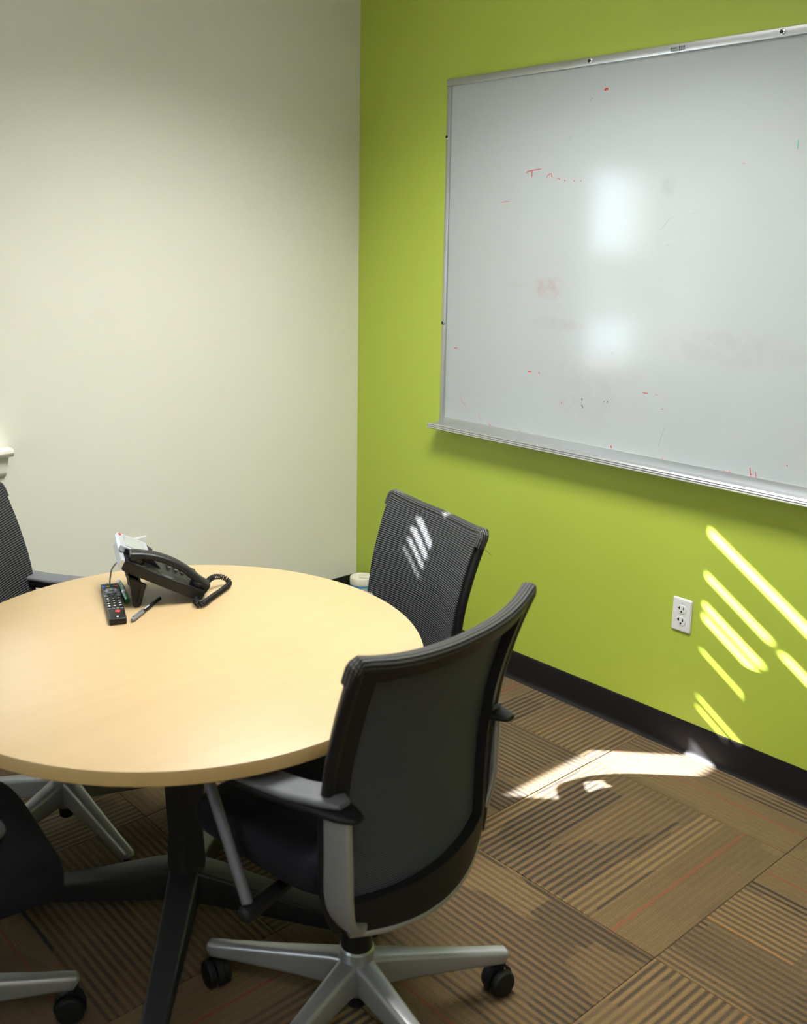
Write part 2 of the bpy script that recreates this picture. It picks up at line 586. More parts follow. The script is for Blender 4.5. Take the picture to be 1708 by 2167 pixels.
base_board('baseboard_left', (X_LEFT, 0, 0), (X_LEFT, Y_FRONT, 0), (1, 0, 0), 0.108)

# ceiling with the recesses of two fluorescent troffers
TROF = [(-1.10, -1.50), (-2.9, -3.7)]
TW, TL = 0.30, 0.60        # half width (x) and half length (y)
bm = bmesh.new()
cxs = sorted({X_LEFT, 0.0} | {v for x, y in TROF for v in (x - TW, x + TW)})
cys = sorted({Y_FRONT, 0.0} | {v for x, y in TROF for v in (y - TL, y + TL)})
for a, b in zip(cxs[:-1], cxs[1:]):
    for c, e in zip(cys[:-1], cys[1:]):
        mx, my = (a + b) / 2, (c + e) / 2
        if any(abs(mx - x) < TW and abs(my - y) < TL for x, y in TROF):
            continue
        bx(bm, a, b, c, e, CEIL, CEIL + 0.18)
bmesh.ops.remove_doubles(bm, verts=bm.verts, dist=1e-5)
struct(add('ceiling', bm, 'ceiling'))
def troffer(x, y, watt, lab):
    t = tag(empty('ceiling_light', (x, y, CEIL)), lab, 'light', 'ceiling lights')
    bm = bmesh.new()
    bx(bm, -TW, TW, -TL, TL, 0.14, 0.15)
    for s in (-1, 1):
        bx(bm, s * TW - 0.005, s * TW + 0.005, -TL, TL, -0.004, 0.145)
        bx(bm, -TW, TW, s * TL - 0.005, s * TL + 0.005, -0.004, 0.145)
    add('housing', bm, 'lamp_house', t)
    for s in (-1, 0, 1):
        o = add('fluorescent_tube', lathe([(0.013, -0.57), (0.013, 0.57)], 12), TUBE, t, (s * 0.18, 0, 0.10), (R(90), 0, 0))
    ld = bpy.data.lights.new('troffer_light', 'AREA')
    ld.shape = 'RECTANGLE'
    ld.size, ld.size_y = 2 * TW - 0.04, 2 * TL - 0.04
    ld.energy = watt
    ld.color = (1.0, 0.985, 0.92)
    ld.spread = R(125)
    lo = bpy.data.objects.new('troffer_light', ld)
    COL.objects.link(lo)
    lo.parent = t
    lo.location = (0, 0, 0.06)
TUBE = mk_emit('fluorescent_tube', (1.0, 0.95, 0.85, 1), 3.0)
troffer(TROF[0][0], TROF[0][1], 55, 'recessed ceiling light between the round table and the green wall')
troffer(TROF[1][0], TROF[1][1], 22, 'recessed ceiling light near the left wall')

# windows in the cream wall (only the stool end of the first shows at the picture's edge)
def window(n, x0, x1):
    w = struct(empty('window_%d' % n, ((x0 + x1) / 2, 0, WZ0)))
    hw = (x1 - x0) / 2
    hz = WZ1 - WZ0
    bm = bmesh.new()
    for s in (-1, 1):
        bx(bm, s * hw - 0.012 * (s > 0) - 0.0, s * hw + 0.012 * (s < 0), 0.05, 0.13, 0, hz)
    bx(bm, -hw, hw, 0.05, 0.13, hz - 0.012, hz)
    bx(bm, -hw, hw, 0.05, 0.13, 0, 0.012)
    add('window_frame', bm, 'trim', w)
    for z0, z1, y in ((0.012, 0.13 + hz / 2 - 0.1, 0.075), (hz / 2 + 0.03 - 0.03, hz - 0.012, 0.105)):
        sash = bmesh.new()
        bx(sash, -hw + 0.012, -hw + 0.024, y, y + 0.022, z0, z1)
        bx(sash, hw - 0.024, hw - 0.012, y, y + 0.022, z0, z1)
        bx(sash, -hw + 0.012, hw - 0.012, y, y + 0.022, z0, z0 + 0.02)
        bx(sash, -hw + 0.012, hw - 0.012, y, y + 0.022, z1 - 0.02, z1)
        so = add('window_sash', sash, 'trim', w)
        add('pane', box(-hw + 0.024, hw - 0.024, y + 0.009, y + 0.013, z0 + 0.02, z1 - 0.02), 'glass', so)
    return w, hw, hz
w1, hw1, hz1 = window(1, *WIN[0])
w2, hw2, hz2 = window(2, *WIN[1])
fill_win, hw3, hz3 = window(3, *FILL_WIN)  # unseen window added on the left wall for bluish fill daylight
fill_win.location = (X_LEFT, (FILL_WIN[0] + FILL_WIN[1]) / 2, WZ0)
fill_win.rotation_euler = (0, 0, R(90))
# one stool and apron run under both openings
xa, xb = -2.97 + 1.905, -1.552 + 1.905
st = bmesh.new()
sec = [(0.05, -0.028), (-0.034, -0.028), (-0.042, -0.022), (-0.045, -0.013), (-0.042, -0.004), (-0.034, 0.0), (0.05, 0.0)]
A = [st.verts.new((xa, y, z)) for y, z in sec]
B = [st.verts.new((xb, y, z)) for y, z in sec]
for i in range(len(sec)):
    j = (i + 1) % len(sec)
    st.faces.new((A[i], A[j], B[j], B[i]))
st.faces.new(A[::-1]); st.faces.new(B)
for v in st.verts:
    if v.co.y > 0 :
        v.co.y = -0.0005
add('stool', st, 'trim', w1)
ap = bmesh.new()
sec = [(-0.0005, -0.098), (-0.006, -0.098), (-0.016, -0.088), (-0.018, -0.080), (-0.018, -0.028), (-0.0005, -0.028)]
A = [ap.verts.new((xa + 0.02, y, z)) for y, z in sec]
B = [ap.verts.new((xb - 0.018, y, z)) for y, z in sec]
for i in range(len(sec)):
    j = (i + 1) % len(sec)
    ap.faces.new((A[i], A[j], B[j], B[i]))
ap.faces.new(A[::-1]); ap.faces.new(B)
add('apron', ap, 'trim', w1)

# venetian blinds; unseen, slats left out or cut short to shape the sun streaks
def slat_mesh(x0, x1, dep, tilt):
    bm = bmesh.new()
    n = 5
    rows = []
    for i in range(n):
        a = -dep / 2 + dep * i / (n - 1)
        rows.append((a, 0.0018 * (1 - (2 * a / dep) ** 2)))
    V = []
    for x in (x0, x1):
        for th in (0.0, 0.0006):
            V.append([bm.verts.new((x, a * math.cos(tilt) - (z - th) * math.sin(tilt), a * math.sin(tilt) + (z - th) * math.cos(tilt))) for a, z in rows])
    t0, b0, t1, b1 = V
    for i in range(n - 1):
        bm.faces.new((t0[i], t0[i + 1], t1[i + 1], t1[i]))
        bm.faces.new((b0[i + 1], b0[i], b1[i], b1[i + 1]))
        bm.faces.new((t0[i + 1], t0[i], b0[i], b0[i + 1]))
        bm.faces.new((t1[i], t1[i + 1], b1[i + 1], b1[i]))
    bm.faces.new((t0[0], t1[0], b1[0], b0[0]))
    bm.faces.new((t0[-1], b0[-1], b1[-1], t1[-1]))
    return mesh_from('slat', bm, 0)
SLAT = {}
def blind(xw, zbot, gaps, lab, zopen=1.57):
    """gaps: (height, slat count, x0, x1) in the room; slats are cut away there to shape the sunlight"""
    xc, hw = (xw[0] + xw[1]) / 2, (xw[1] - xw[0]) / 2
    t = tag(empty('window_blind', (xc, 0.028, zbot)), lab, 'blind', 'venetian blinds')
    add('head_rail', box(-hw + 0.002, hw - 0.002, -0.016, 0.016, WZ1 - zbot - 0.03, WZ1 - zbot, 0.003), 'trim', t)
    rows, z = [], zbot + 0.02
    while z < WZ1 - 0.035:
        rows.append(z)
        z += 0.0195 if z > zopen else 0.0175
    cut = {}
    for zc, n, ga, gb in gaps:                      # the n slats nearest to height zc lose the piece ga..gb
        for k in sorted(range(len(rows)), key=lambda q: abs(rows[q] - zc))[:n]:
            cut.setdefault(k, []).append((ga, gb))
    for k, z in enumerate(rows):
        up = z > zopen
        segs = [(xw[0] + 0.003, xw[1] - 0.003)]
        for ga, gb in cut.get(k, []):
            new = []
            for a, b in segs:
                if a < min(b, ga) - 0.01:
                    new.append((a, min(b, ga)))
                if max(a, gb) < b - 0.01:
                    new.append((max(a, gb), b))
            segs = new
        for a, b in segs:
            key = (round(a - xc, 3), round(b - xc, 3), up)
            if key not in SLAT:
                SLAT[key] = slat_mesh(a - xc, b - xc, 0.032 if up else 0.026, 0.0 if up else R(-56))
            add('slat', SLAT[key], 'blind', t, (0, 0, z - zbot))
    add('bottom_rail', box(-hw + 0.003, hw - 0.003, -0.012, 0.012, -0.006, 0.008, 0.002), 'trim', t)
blind(WIN[0], 1.22, [(1.917, 2, -3, 0), (1.777, 1, -3, -1.90), (1.777, 1, -1.86, -1.63), (1.674, 1, -1.84, 0), (1.635, 1, -1.82, 0), (1.518, 1, -1.80, 0), (1.371, 1, -1.80, 0), (1.330, 1, -1.76, 0),
                     (1.655, 1, -3, -1.95), (1.616, 1, -3, -1.95), (1.580, 1, -3, -1.95), (1.545, 1, -3, -1.95)],
      'unseen cream slatted blind, drawn most of the way down, slats cut away to shape sun streaks')
blind(WIN[1], 0.98, [], 'cream slatted blind, fully drawn with every slat in place', 9.0)

# ------------------------------------------------------------------ whiteboard on the green wall
BY0, BY1, BZ0, BZ1 = -0.507, -2.95, 0.925, 2.217
wb = tag(empty('whiteboard', (0, (BY0 + BY1) / 2, BZ0)), 'large wall-mounted whiteboard with aluminium frame and pen tray', 'whiteboard')
yc = (BY0 + BY1) / 2
def L(y, z):   # world y,z to board-local
    return (y - yc, z - BZ0)
hl = (BY0 - BY1) / 2
hb = BZ1 - BZ0
add('writing_surface', box(-0.011, -0.001, -hl + 0.01, hl - 0.01, 0.02, hb - 0.01), 'board', wb)
add('frame_rail', box(-0.021, -0.001, -hl, hl, hb - 0.026, hb, 0.003), 'alu', wb)['label'] = 'top aluminium rail'
for s in (-1, 1):
    y0, y1 = (hl - 0.021, hl) if s > 0 else (-hl, -hl + 0.021)
    add('frame_rail', box(-0.019, -0.001, y0, y1, 0.0, hb - 0.0262, 0.003), 'alu', wb)
# tray: ledge with a raised ribbed lip
sec = [(-0.001, 0.030), (-0.016, 0.030), (-0.017, 0.005), (-0.052, 0.002), (-0.060, 0.008), (-0.066, 0.009), (-0.070, 0.004),
       (-0.0675, 0.001), (-0.070, -0.003), (-0.067, -0.006), (-0.069, -0.010), (-0.064, -0.014), (-0.001, -0.012)]
tb = bmesh.new()
ya, yb = hl + 0.016, -hl - 0.016
A = [tb.verts.new((x, ya, z)) for x, z in sec]
B = [tb.verts.new((x, yb, z)) for x, z in sec]
for i in range(len(sec)):
    j = (i + 1) % len(sec)
    tb.faces.new((A[i], A[j], B[j], B[i]))
tb.faces.new(A[::-1]); tb.faces.new(B)
for v in tb.verts:                               # upstand stops at the frame, only the ledge oversails it
    if v.co.z > 0.02 and abs(v.co.y) > hl:
        v.co.y = math.copysign(hl - 0.022, v.co.y)
add('pen_tray', mesh_from('pen_tray', tb, 20), 'alu', wb)
scr = None
for (y, z) in [(-1.142, 2.2045), (-1.772, 2.2045), (-2.40, 2.2045), (-0.517, 2.011), (-0.517, 1.321)]:
    ly, lz = L(y, z)
    xx = -0.021 if z > 2.1 else -0.019
    ring = add('screw', lathe([(0.0085, 0), (0.0085, 0.002), (0.006, 0.0035)], 16), 'screwring', wb, (xx, ly, lz), (0, R(-90), 0))
    add('screw_head', lathe([(0.0052, 0), (0.0052, 0.006), (0.003, 0.0072)], 12), 'screw', ring, (0, 0.0015, 0))
# maker's mark on the top rail
LET = {
 'W': [[(0, 1), (.25, 0), (.5, .7), (.75, 0), (1, 1)]], 'A': [[(0, 0), (.5, 1), (1, 0)], [(.2, .35), (.8, .35)]],
 'L': [[(0, 1), (0, 0), (.9, 0)]], 'K': [[(0, 0), (0, 1)], [(.9, 1), (0, .45), (.9, 0)]],
 'E': [[(.9, 0), (0, 0), (0, 1), (.9, 1)], [(0, .5), (.7, .5)]], 'R': [[(0, 0), (0, 1), (.8, 1), (.9, .75), (.8, .5), (0, .5)], [(.45, .5), (.9, 0)]],
}
def stroke(bm, pts, w, x, th=0.0004):
    """flat stroke in the board's plane; pts are (y, z) board-local"""
    P = [Vector((0, a, b)) for a, b in pts]
    if len(P) > 2:
        P = smooth_path(P, 3) if w > 0 else P
    w = abs(w)
    n = len(P)
    fr, bk = [], []
    for i in range(n):
        t = P[min(i + 1, n - 1)] - P[max(i - 1, 0)]
        t.normalize()
        s = Vector((0, -t.z, t.y)) * (w / 2 * (0.55 if i in (0, n - 1) and n > 2 else 1))
        for sg in (1, -1):
            q = P[i] + s * sg
            fr.append(bm.verts.new((x - th, q.y, q.z)))
            bk.append(bm.verts.new((x, q.y, q.z)))
    for i in range(n - 1):
        a = 2 * i
        bm.faces.new((fr[a], fr[a + 1], fr[a + 3], fr[a + 2]))
        bm.faces.new((fr[a], fr[a + 2], bk[a + 2], bk[a]))
        bm.faces.new((fr[a + 1], bk[a + 1], bk[a + 3], fr[a + 3]))
    for a in (0, 2 * n - 2):
        bm.faces.new((fr[a], bk[a], bk[a + 1], fr[a + 1]))
ly0, lz0 = L(-1.4365, 2.2015)
bm = bmesh.new()
lw, lh, sp = 0.0052, 0.0062, 0.0069
for i, ch in enumerate('WALKER'):
    for pl in LET[ch]:
        stroke(bm, [(ly0 - i * sp - (a + 0.2 * b) * lw * (1.1 if ch == 'W' else 0.9), lz0 + b * lh) for a, b in pl], -0.0016, -0.0211)
stroke(bm, [(ly0 + 0.007, lz0 - 0.0032), (ly0 - 0.0415, lz0 - 0.0032)], -0.0018, -0.0211)
stroke(bm, [(ly0 + 0.007, lz0 - 0.0056), (ly0 - 0.030, lz0 - 0.0056)], -0.0012, -0.0211)
stroke(bm, [(ly0 - 0.0222, lz0 + 0.0115), (ly0 - 0.0222, lz0 - 0.0085)], -0.0007, -0.0211)
add('maker_mark', bm, 'logo_black', wb)['label'] = 'small printed WALKER maker mark with rule below'
bm = bmesh.new()
stroke(bm, [(ly0 + 0.0068, lz0 + 0.003), (ly0 + 0.0016, lz0 + 0.003)], -0.0058, -0.0211)
add('maker_emblem', bm, 'logo_green', wb)

# leftover marks; (pixel in the 1708x2167 frame) cast once on to the board's plane
def onboard(px, py):
    D = fwd * 1.0 + r2 * ((px - PPX) / F_PX) - u2 * ((py - PPY) / F_PX)
    t = (-0.011 - CAM.x) / D.x
    p = CAM + D * t
    return L(p.y, p.z)
def zpx(x, y):   # the enlarged crop used to read the marks off
    return (900 + x * 0.4891, 20 + y * 0.4891)
MARKS = [  # (material, width in m, points in crop pixels)
 ('red_ink', 0.0075, [(778, 352), (782, 344), (792, 345)]), ('red_faint', 0.0022, [(715, 397), (720, 388), (728, 384)]),
 ('red_ink', 0.0022, [(437, 710), (448, 700), (505, 690)]), ('red_ink', 0.0022, [(463, 697), (462, 725)]),
 ('red_ink', 0.0022, [(525, 727), (537, 713), (546, 713), (549, 727)]), ('red_ink', 0.0020, [(571, 733), (577, 730), (582, 738)]),
 ('red_ink', 0.0028, [(601, 740), (606, 741)]), ('red_ink', 0.0028, [(642, 741), (647, 742)]), ('red_ink', 0.0026, [(671, 744), (676, 740)]),
 ('red_faint', 0.0028, [(329, 835), (364, 831)]), ('red_ink', 0.0028, [(126, 1464), (139, 1467)]),
 ('red_ink', 0.0032, [(443, 1566), (460, 1567)]), ('red_ink', 0.0028, [(491, 1568), (494, 1577)]),
 ('red_faint', 0.0016, [(155, 1668), (158, 1695), (178, 1717)]), ('red_faint', 0.0018, [(232, 1752), (234, 1768), (243, 1774)]),
 ('red_ink', 0.0020, [(274, 1792), (280, 1799), (284, 1797)]), ('red_ink', 0.0030, [(408, 1823), (411, 1825)]),
 ('red_ink', 0.0026, [(587, 1699), (591, 1706)]), ('black_ink', 0.0028, [(678, 1681), (678, 1693)]),
 ('black_ink', 0.0030, [(677, 1710), (682, 1724)]), ('black_ink', 0.0026, [(771, 1700), (775, 1695)]), ('black_ink', 0.0040, [(786, 1697), (791, 1699)]),
 ('red_ink', 0.0024, [(943, 1659), (963, 1662)]), ('red_faint', 0.0020, [(994, 1667), (1007, 1669)]),
 ('black_ink', 0.0018, [(1022, 1731), (1030, 1729)]), ('grey_ink', 0.0020, [(1037, 1808), (1020, 1850), (1009, 1892)]),
 ('red_ink', 0.0050, [(803, 1888), (806, 1897)]), ('red_ink', 0.0030, [(1027, 1941), (1027, 1949)]),
 ('red_ink', 0.0024, [(1288, 1997), (1298, 1998)]), ('red_ink', 0.0024, [(1311, 2001), (1322, 2002)]),
 ('red_ink', 0.0022, [(1405, 1983), (1408, 2020)]), ('red_ink', 0.0030, [(1411, 2014), (1415, 2011)]), ('red_ink', 0.0020, [(1430, 2002), (1430, 2030)]),
 ('red_ink', 0.0032, [(1564, 1974), (1569, 1974)]), ('green_ink', 0.0026, [(1616, 561), (1611, 603)]),
 ('red_faint', 0.0018, [(1370, 668), (1378, 665), (1386, 668)]), ('smear_red', 0.0024, [(803, 1482), (814, 1494)]), ('smear_red', 0.0024, [(814, 1482), (804, 1495)]),
 ('grey_ink', 0.0016, [(1018, 957), (1050, 915), (1080, 893)]), ('grey_ink', 0.0014, [(1040, 1019), (1065, 1021)]), ('grey_ink', 0.0014, [(1150, 885), (1175, 881)]),
 ('grey_ink', 0.0014, [(640, 478), (638, 482)]), ('grey_ink', 0.0014, [(628, 566), (630, 545)]), ('grey_ink', 0.0014, [(460, 662), (461, 668)]),
]
for m, w, pts in MARKS:
    bm = bmesh.new()
    stroke(bm, [onboard(*zpx(*p)) for p in pts], w, -0.0111)
    add('marker_stroke', bm, m, wb)
# ------------------------------------------------------------------ electrical outlets
def outlet(loc, rz, tilt, lab):
    t = tag(empty('wall_outlet', loc, rz), lab, 'outlet', 'wall outlets')
    # local: x right, z up, front faces -y
    bm = bmesh.new()
    g = bmesh.ops.create_cube(bm, size=1.0)
    for v in g['verts']:
        fr = v.co.y < 0
        k = 0.0035 if fr else 0.0
        v.co = Vector((math.copysign(0.035 - k, v.co.x), -0.006 if fr else -0.0002, math.copysign(0.057 - k, v.co.z)))
    bmesh.ops.bevel(bm, geom=list(bm.edges), offset=0.0018, segments=2, affect='EDGES')
    add('cover_plate', bm, 'plate', t)
    for s in (1, -1):
        prof = []
        bm = bmesh.new()
        for i in range(28):
            a = 2 * PI * i / 28
            x, z = 0.0172 * math.cos(a), max(-0.0142, min(0.0142, 0.0172 * math.sin(a)))
            prof.append((x, z))
        A = [bm.verts.new((x, -0.0058, z)) for x, z in prof]
        B = [bm.verts.new((x * 0.95, -0.0078, z * 0.95)) for x, z in prof]
        for i in range(28):
            bm.faces.new((A[i], A[(i + 1) % 28], B[(i + 1) % 28], B[i]))
        bm.faces.new(B)
        rc = add('receptacle', bm, 'plate', t, (0, 0, s * 0.0195))
        add('slot', box(-0.0090, -0.0058, -0.0084, -0.0075, -0.0008, 0.0092), 'slot', rc)
        add('slot', box(-0.0128, -0.0088, -0.0084, -0.0075, 0.0026, 0.0058), 'slot', rc)
        add('slot', box(0.0054, 0.0084, -0.0084, -0.0075, -0.0004, 0.0084), 'slot', rc)
        add('slot', lathe([(0.0031, 0), (0.0031, 0.0009)], 12), 'slot', rc, (0, -0.0075, -0.0078), (R(90), 0, 0))
    add('screw_hole', lathe([(0.0013, 0), (0.0013, 0.0004)], 10), 'slot', t, (0, -0.006, 0.0405), (R(90), 0, 0))
    add('plate_screw', lathe([(0.0028, 0), (0.0028, 0.0008)], 12), 'plate', t, (0, -0.006, 0), (R(90), 0, 0))
    t.rotation_euler = (0, tilt, rz)
outlet((0, -1.586, 0.460), R(-90), R(0.5), 'white duplex outlet on the green wall below the whiteboard')
outlet((-1.080, 0, 0.492), 0, 0, 'white outlet cover on the cream wall behind the phone')

# ------------------------------------------------------------------ round table
TX, TY, TR, TZ = -1.7036, -1.3310, 0.5570, 0.737
tb_ = tag(empty('round_table', (TX, TY, 0)), 'round meeting table with maple laminate top and charcoal pedestal', 'table')
th = 0.0318
add('tabletop', lathe([(TR - 0.0008, TZ - 0.003), (TR - 0.0008, TZ - 0.0006), (TR - 0.002, TZ)], 128), 'table', tb_)
add('edge_band', lathe([(TR - 0.006, TZ - th), (TR - 0.002, TZ - th + 0.002), (TR, TZ - th + 0.004), (TR, TZ - 0.004), (TR - 0.0005, TZ - 0.003)], 128), 'edge', tb_)
CX0, CY0 = 0.020, 0.03     # pedestal foot centre relative to the top
col = bmesh.new()
def sqr(w, z, cx=CX0, cy=CY0, a0=R(45 + 2)):
    return [Vector((cx + w * math.cos(a0 + PI / 2 * k + da), cy + w * math.sin(a0 + PI / 2 * k + da), z)) for k in range(4) for da in (-0.16, 0.16)]
rings = []
for z, w in ((0.10, 0.040), (0.16, 0.040), (0.24, 0.036), (0.45, 0.046), (0.62, 0.062), (0.685, 0.072)):
    rings.append([col.verts.new(p) for p in sqr(w * 1.15, z)])
for a, b in zip(rings[:-1], rings[1:]):
    for i in range(8):
        col.faces.new((a[i], a[(i + 1) % 8], b[(i + 1) % 8], b[i]))
col.faces.new(rings[0][::-1]); col.faces.new(rings[-1])
add('column', col, 'darkmetal', tb_)
add('mounting_plate', box(CX0 - 0.17, CX0 + 0.17, CY0 - 0.17, CY0 + 0.17, 0.686, TZ - th, 0.003), 'darkmetal', tb_)
leg_me = None
for a in (133, 43, -48, -132):
    if leg_me is None:
        path = [(0.01, 0, 0.118), (0.08, 0, 0.108), (0.25, 0, 0.072), (0.42, 0, 0.040), (0.462, 0, 0.034), (0.470, 0, 0.030)]
        dims = [(0.075, 0.085), (0.070, 0.078), (0.060, 0.056), (0.052, 0.036), (0.050, 0.032), (0.046, 0.022)]
        leg_me = mesh_from('leg', sweep(path, [rrect(w, h, 0.007) for w, h in dims]))
        gl_me = mesh_from('glide', lathe([(0.018, 0.0), (0.020, 0.004), (0.016, 0.016), (0.008, 0.02)], 16))
    lg = add('leg', leg_me, 'darkmetal', tb_, (CX0, CY0, 0), (0, 0, R(a)))
    add('glide', gl_me, 'rubber', lg, (0.435, 0, 0.0), (0, 0, 0))

# ------------------------------------------------------------------ mesh-back office chairs
CH = {}
def cache(key, fn, ang=35):
    if key not in CH:
        r = fn()
        CH[key] = r if isinstance(r, bpy.types.Mesh) else mesh_from(key, r, ang)
    return CH[key]

BACK_Y = [(0.415, -0.142), (0.47, -0.134), (0.55, -0.131), (0.66, -0.136), (0.76, -0.152), (0.86, -0.180), (0.93, -0.205), (0.985, -0.228)]
BACK_W = [(0.415, 0.205), (0.44, 0.226), (0.50, 0.240), (0.62, 0.245), (0.80, 0.248), (0.93, 0.252), (0.985, 0.258)]
Z0B, Z1B = 0.415, 0.970
def bspline(tab, z):
    # smooth table lookup: average of three linear samples
    return (lerp_tab(tab, z - 0.03) + 2 * lerp_tab(tab, z) + lerp_tab(tab, z + 0.03)) / 4 if Z0B + 0.03 < z < Z1B - 0.03 else lerp_tab(tab, z)
def back_pt(u, v, off):
    """u in -1..1 across, v in 0..1 up; off = distance to the front of the sheet"""
    z = Z0B + (Z1B - Z0B) * v
    w = bspline(BACK_W, z)
    bul = 0.056 - 0.016 * v
    y = bspline(BACK_Y, z) - bul * (1 - u * u) + 0.0
    zz = z - 0.020 * (1 - u * u) * (1 - v) ** 3 - 0.022 * (1 - abs(u) ** 3) * v ** 4
    # normal, roughly forward
    nx = -2 * bul * u / w
    n = Vector((nx, 1, 0.18 if v > 0.5 else 0.0)).normalized()
    return Vector((u * w, y, zz)) + n * off
def sheet(u_list, v_list, o_front, o_back, keep=None, uv=True):
    bm = bmesh.new()
    layer = bm.loops.layers.uv.verify()
    nu, nv = len(u_list), len(v_list)
    Fv = {}
    Bv = {}
    cells = [(i, j) for i in range(nu - 1) for j in range(nv - 1)
             if keep is None or keep((u_list[i] + u_list[i + 1]) / 2, (v_list[j] + v_list[j + 1]) / 2)]
    cs = set(cells)
    def gv(D, i, j, off):
        if (i, j) not in D:
            D[(i, j)] = bm.verts.new(back_pt(u_list[i], v_list[j], off))
        return D[(i, j)]
    def setuv(f, idx):
        for lp, (i, j) in zip(f.loops, idx):
            lp[layer].uv = (u_list[i] * 0.25, v_list[j] * (Z1B - Z0B))
    for (i, j) in cells:
        idx = [(i, j), (i + 1, j), (i + 1, j + 1), (i, j + 1)]
        f = bm.faces.new([gv(Fv, a, b, o_front) for a, b in idx]); setuv(f, idx)
        ridx = idx[::-1]
        f = bm.faces.new([gv(Bv, a, b, o_back) for a, b in ridx]); setuv(f, ridx)
        for (di, dj), (p, q) in (((0, -1), (idx[0], idx[1])), ((1, 0), (idx[1], idx[2])), ((0, 1), (idx[2], idx[3])), ((-1, 0), (idx[3], idx[0]))):
            if (i + di, j + dj) not in cs:
                f = bm.faces.new([gv(Fv, *q, o_front), gv(Fv, *p, o_front), gv(Bv, *p, o_back), gv(Bv, *q, o_back)])
                setuv(f, [q, p, p, q])
    return bm
def lin_list(a, b, n):
    return [a + (b - a) * i / n for i in range(n + 1)]

US = lin_list(-1, -0.84, 4) + lin_list(-0.84, 0.84, 28)[1:] + lin_list(0.84, 1, 4)[1:]
VS = lin_list(0, 0.11, 4) + lin_list(0.11, 0.945, 26)[1:] + lin_list(0.945, 1, 3)[1:]
def seat_mesh():
    bm = bmesh.new()
    N, RN = 48, 9
    # superellipse plan, rounded edge profile
    ring_prof = [(0.90, 0.395), (0.965, 0.400), (0.995, 0.415), (1.0, 0.435), (0.985, 0.455), (0.95, 0.466), (0.85, 0.472), (0.6, 0.468), (0.3, 0.466)]
    rings = []
    for k, z in ring_prof:
        ring = []
        for i in range(N):
            a = 2 * PI * i / N
            c, s = math.cos(a), math.sin(a)
            x = 0.232 * k * math.copysign(abs(c) ** 0.42, c)
            y = 0.088 + 0.218 * k * math.copysign(abs(s) ** 0.42, s)
            dz = -0.030 * max(0.0, (y - 0.17) / 0.135) ** 2 + 0.010 * (x / 0.232) ** 2
            ring.append(bm.verts.new((x, y, z + dz + 0.044)))
        rings.append(ring)
    for a, b in zip(rings[:-1], rings[1:]):
        for i in range(N):
            bm.faces.new((a[i], a[(i + 1) % N], b[(i + 1) % N], b[i]))
    bm.faces.new(rings[0][::-1]); bm.faces.new(rings[-1])
    return bm
def post_mesh(s):
    yo, xo = (-0.182, 0.0) if s < 0 else (-0.132, 0.006)
    path = smooth_path([(s * 0.04, yo + 0.08, 0.415), (s * 0.12, yo + 0.055, 0.412), (s * 0.190, yo + 0.030, 0.422), (s * 0.230, yo + 0.012, 0.462),
                        (s * 0.245 + xo, yo + 0.004, 0.52), (s * 0.250 + xo, yo, 0.59), (s * 0.253 + xo, yo, 0.676)], 6)
    n = len(path)
    secs = []
    for i in range(n):
        t = i / (n - 1)
        secs.append(rrect(0.060 + 0.006 * math.sin(t * PI), 0.016 + 0.016 * max(0, 1 - t * 2.2), 0.006))
    return sweep(path, [[(b, a) for a, b in sc][::-1] for sc in secs], up=(0, 1, 0))
def pad_mesh(s, dz, wid, hgt, y0=-0.235, y1=0.16):
    y0 += 0.01 if s < 0 else 0.035
    path = smooth_path([(s * 0.244, y0, 0.690 + dz), (s * 0.245, y0 + 0.05, 0.688 + dz), (s * 0.250, -0.08, 0.676 + dz), (s * 0.254, 0.02, 0.664 + dz), (s * 0.252, y1 - 0.05, 0.655 + dz), (s * 0.248, y1, 0.650 + dz)], 5)
    n = len(path)
    secs = []
    for i in range(n):
        t = i / (n - 1)
        k = min(1.0, 0.45 + 3.2 * t) * min(1.0, 0.55 + 5 * (1 - t))
        secs.append(rrect(wid * k, hgt * min(1.0, 0.5 + 3 * t), 0.008))
    return sweep(path, secs)
def leg5_mesh():
    path = [(0.015, 0, 0.128), (0.05, 0, 0.127), (0.16, 0, 0.113), (0.28, 0, 0.097), (0.325, 0, 0.091), (0.342, 0, 0.088), (0.346, 0, 0.085)]
    dims = [(0.052, 0.075), (0.046, 0.070), (0.038, 0.054), (0.032, 0.040), (0.031, 0.037), (0.030, 0.035), (0.024, 0.026)]
    return sweep(path, [rrect(w, h, 0.011, 4) for w, h in dims])
def hood_mesh():
    bm = bmesh.new()
    n = 14
    sec = [(0.035 * math.cos(R(-20 + 220.0 * i / n)), 0.035 * math.sin(R(-20 + 220.0 * i / n))) for i in range(n + 1)]
    inn = [(a * 0.86, b * 0.86) for a, b in sec]
    loop = sec + inn[::-1]
    A = [bm.verts.new((a, -0.0075, 0.031 + b)) for a, b in loop]
    B = [bm.verts.new((a, 0.0075, 0.031 + b)) for a, b in loop]
    k = len(loop)
    for i in range(k):
        bm.faces.new((A[i], A[(i + 1) % k], B[(i + 1) % k], B[i]))
    for i in range(n):
        for V, flp in ((A, False), (B, True)):
            q = (V[i], V[i + 1], V[k - 2 - i], V[k - 1 - i])
            bm.faces.new(q[::-1] if flp else q)
    lathe([(0.006, 0.058), (0.006, 0.088)], 10, bm, Matrix.Translation((0.014, 0, 0)))
    bx(bm, -0.008, 0.008, -0.007, 0.007, 0.022, 0.06)
    return bm
def wheel_mesh():
    return lathe([(0.018, -0.0), (0.027, 0.001), (0.0300, 0.004), (0.0300, 0.014), (0.027, 0.018), (0.016, 0.0195)], 24)

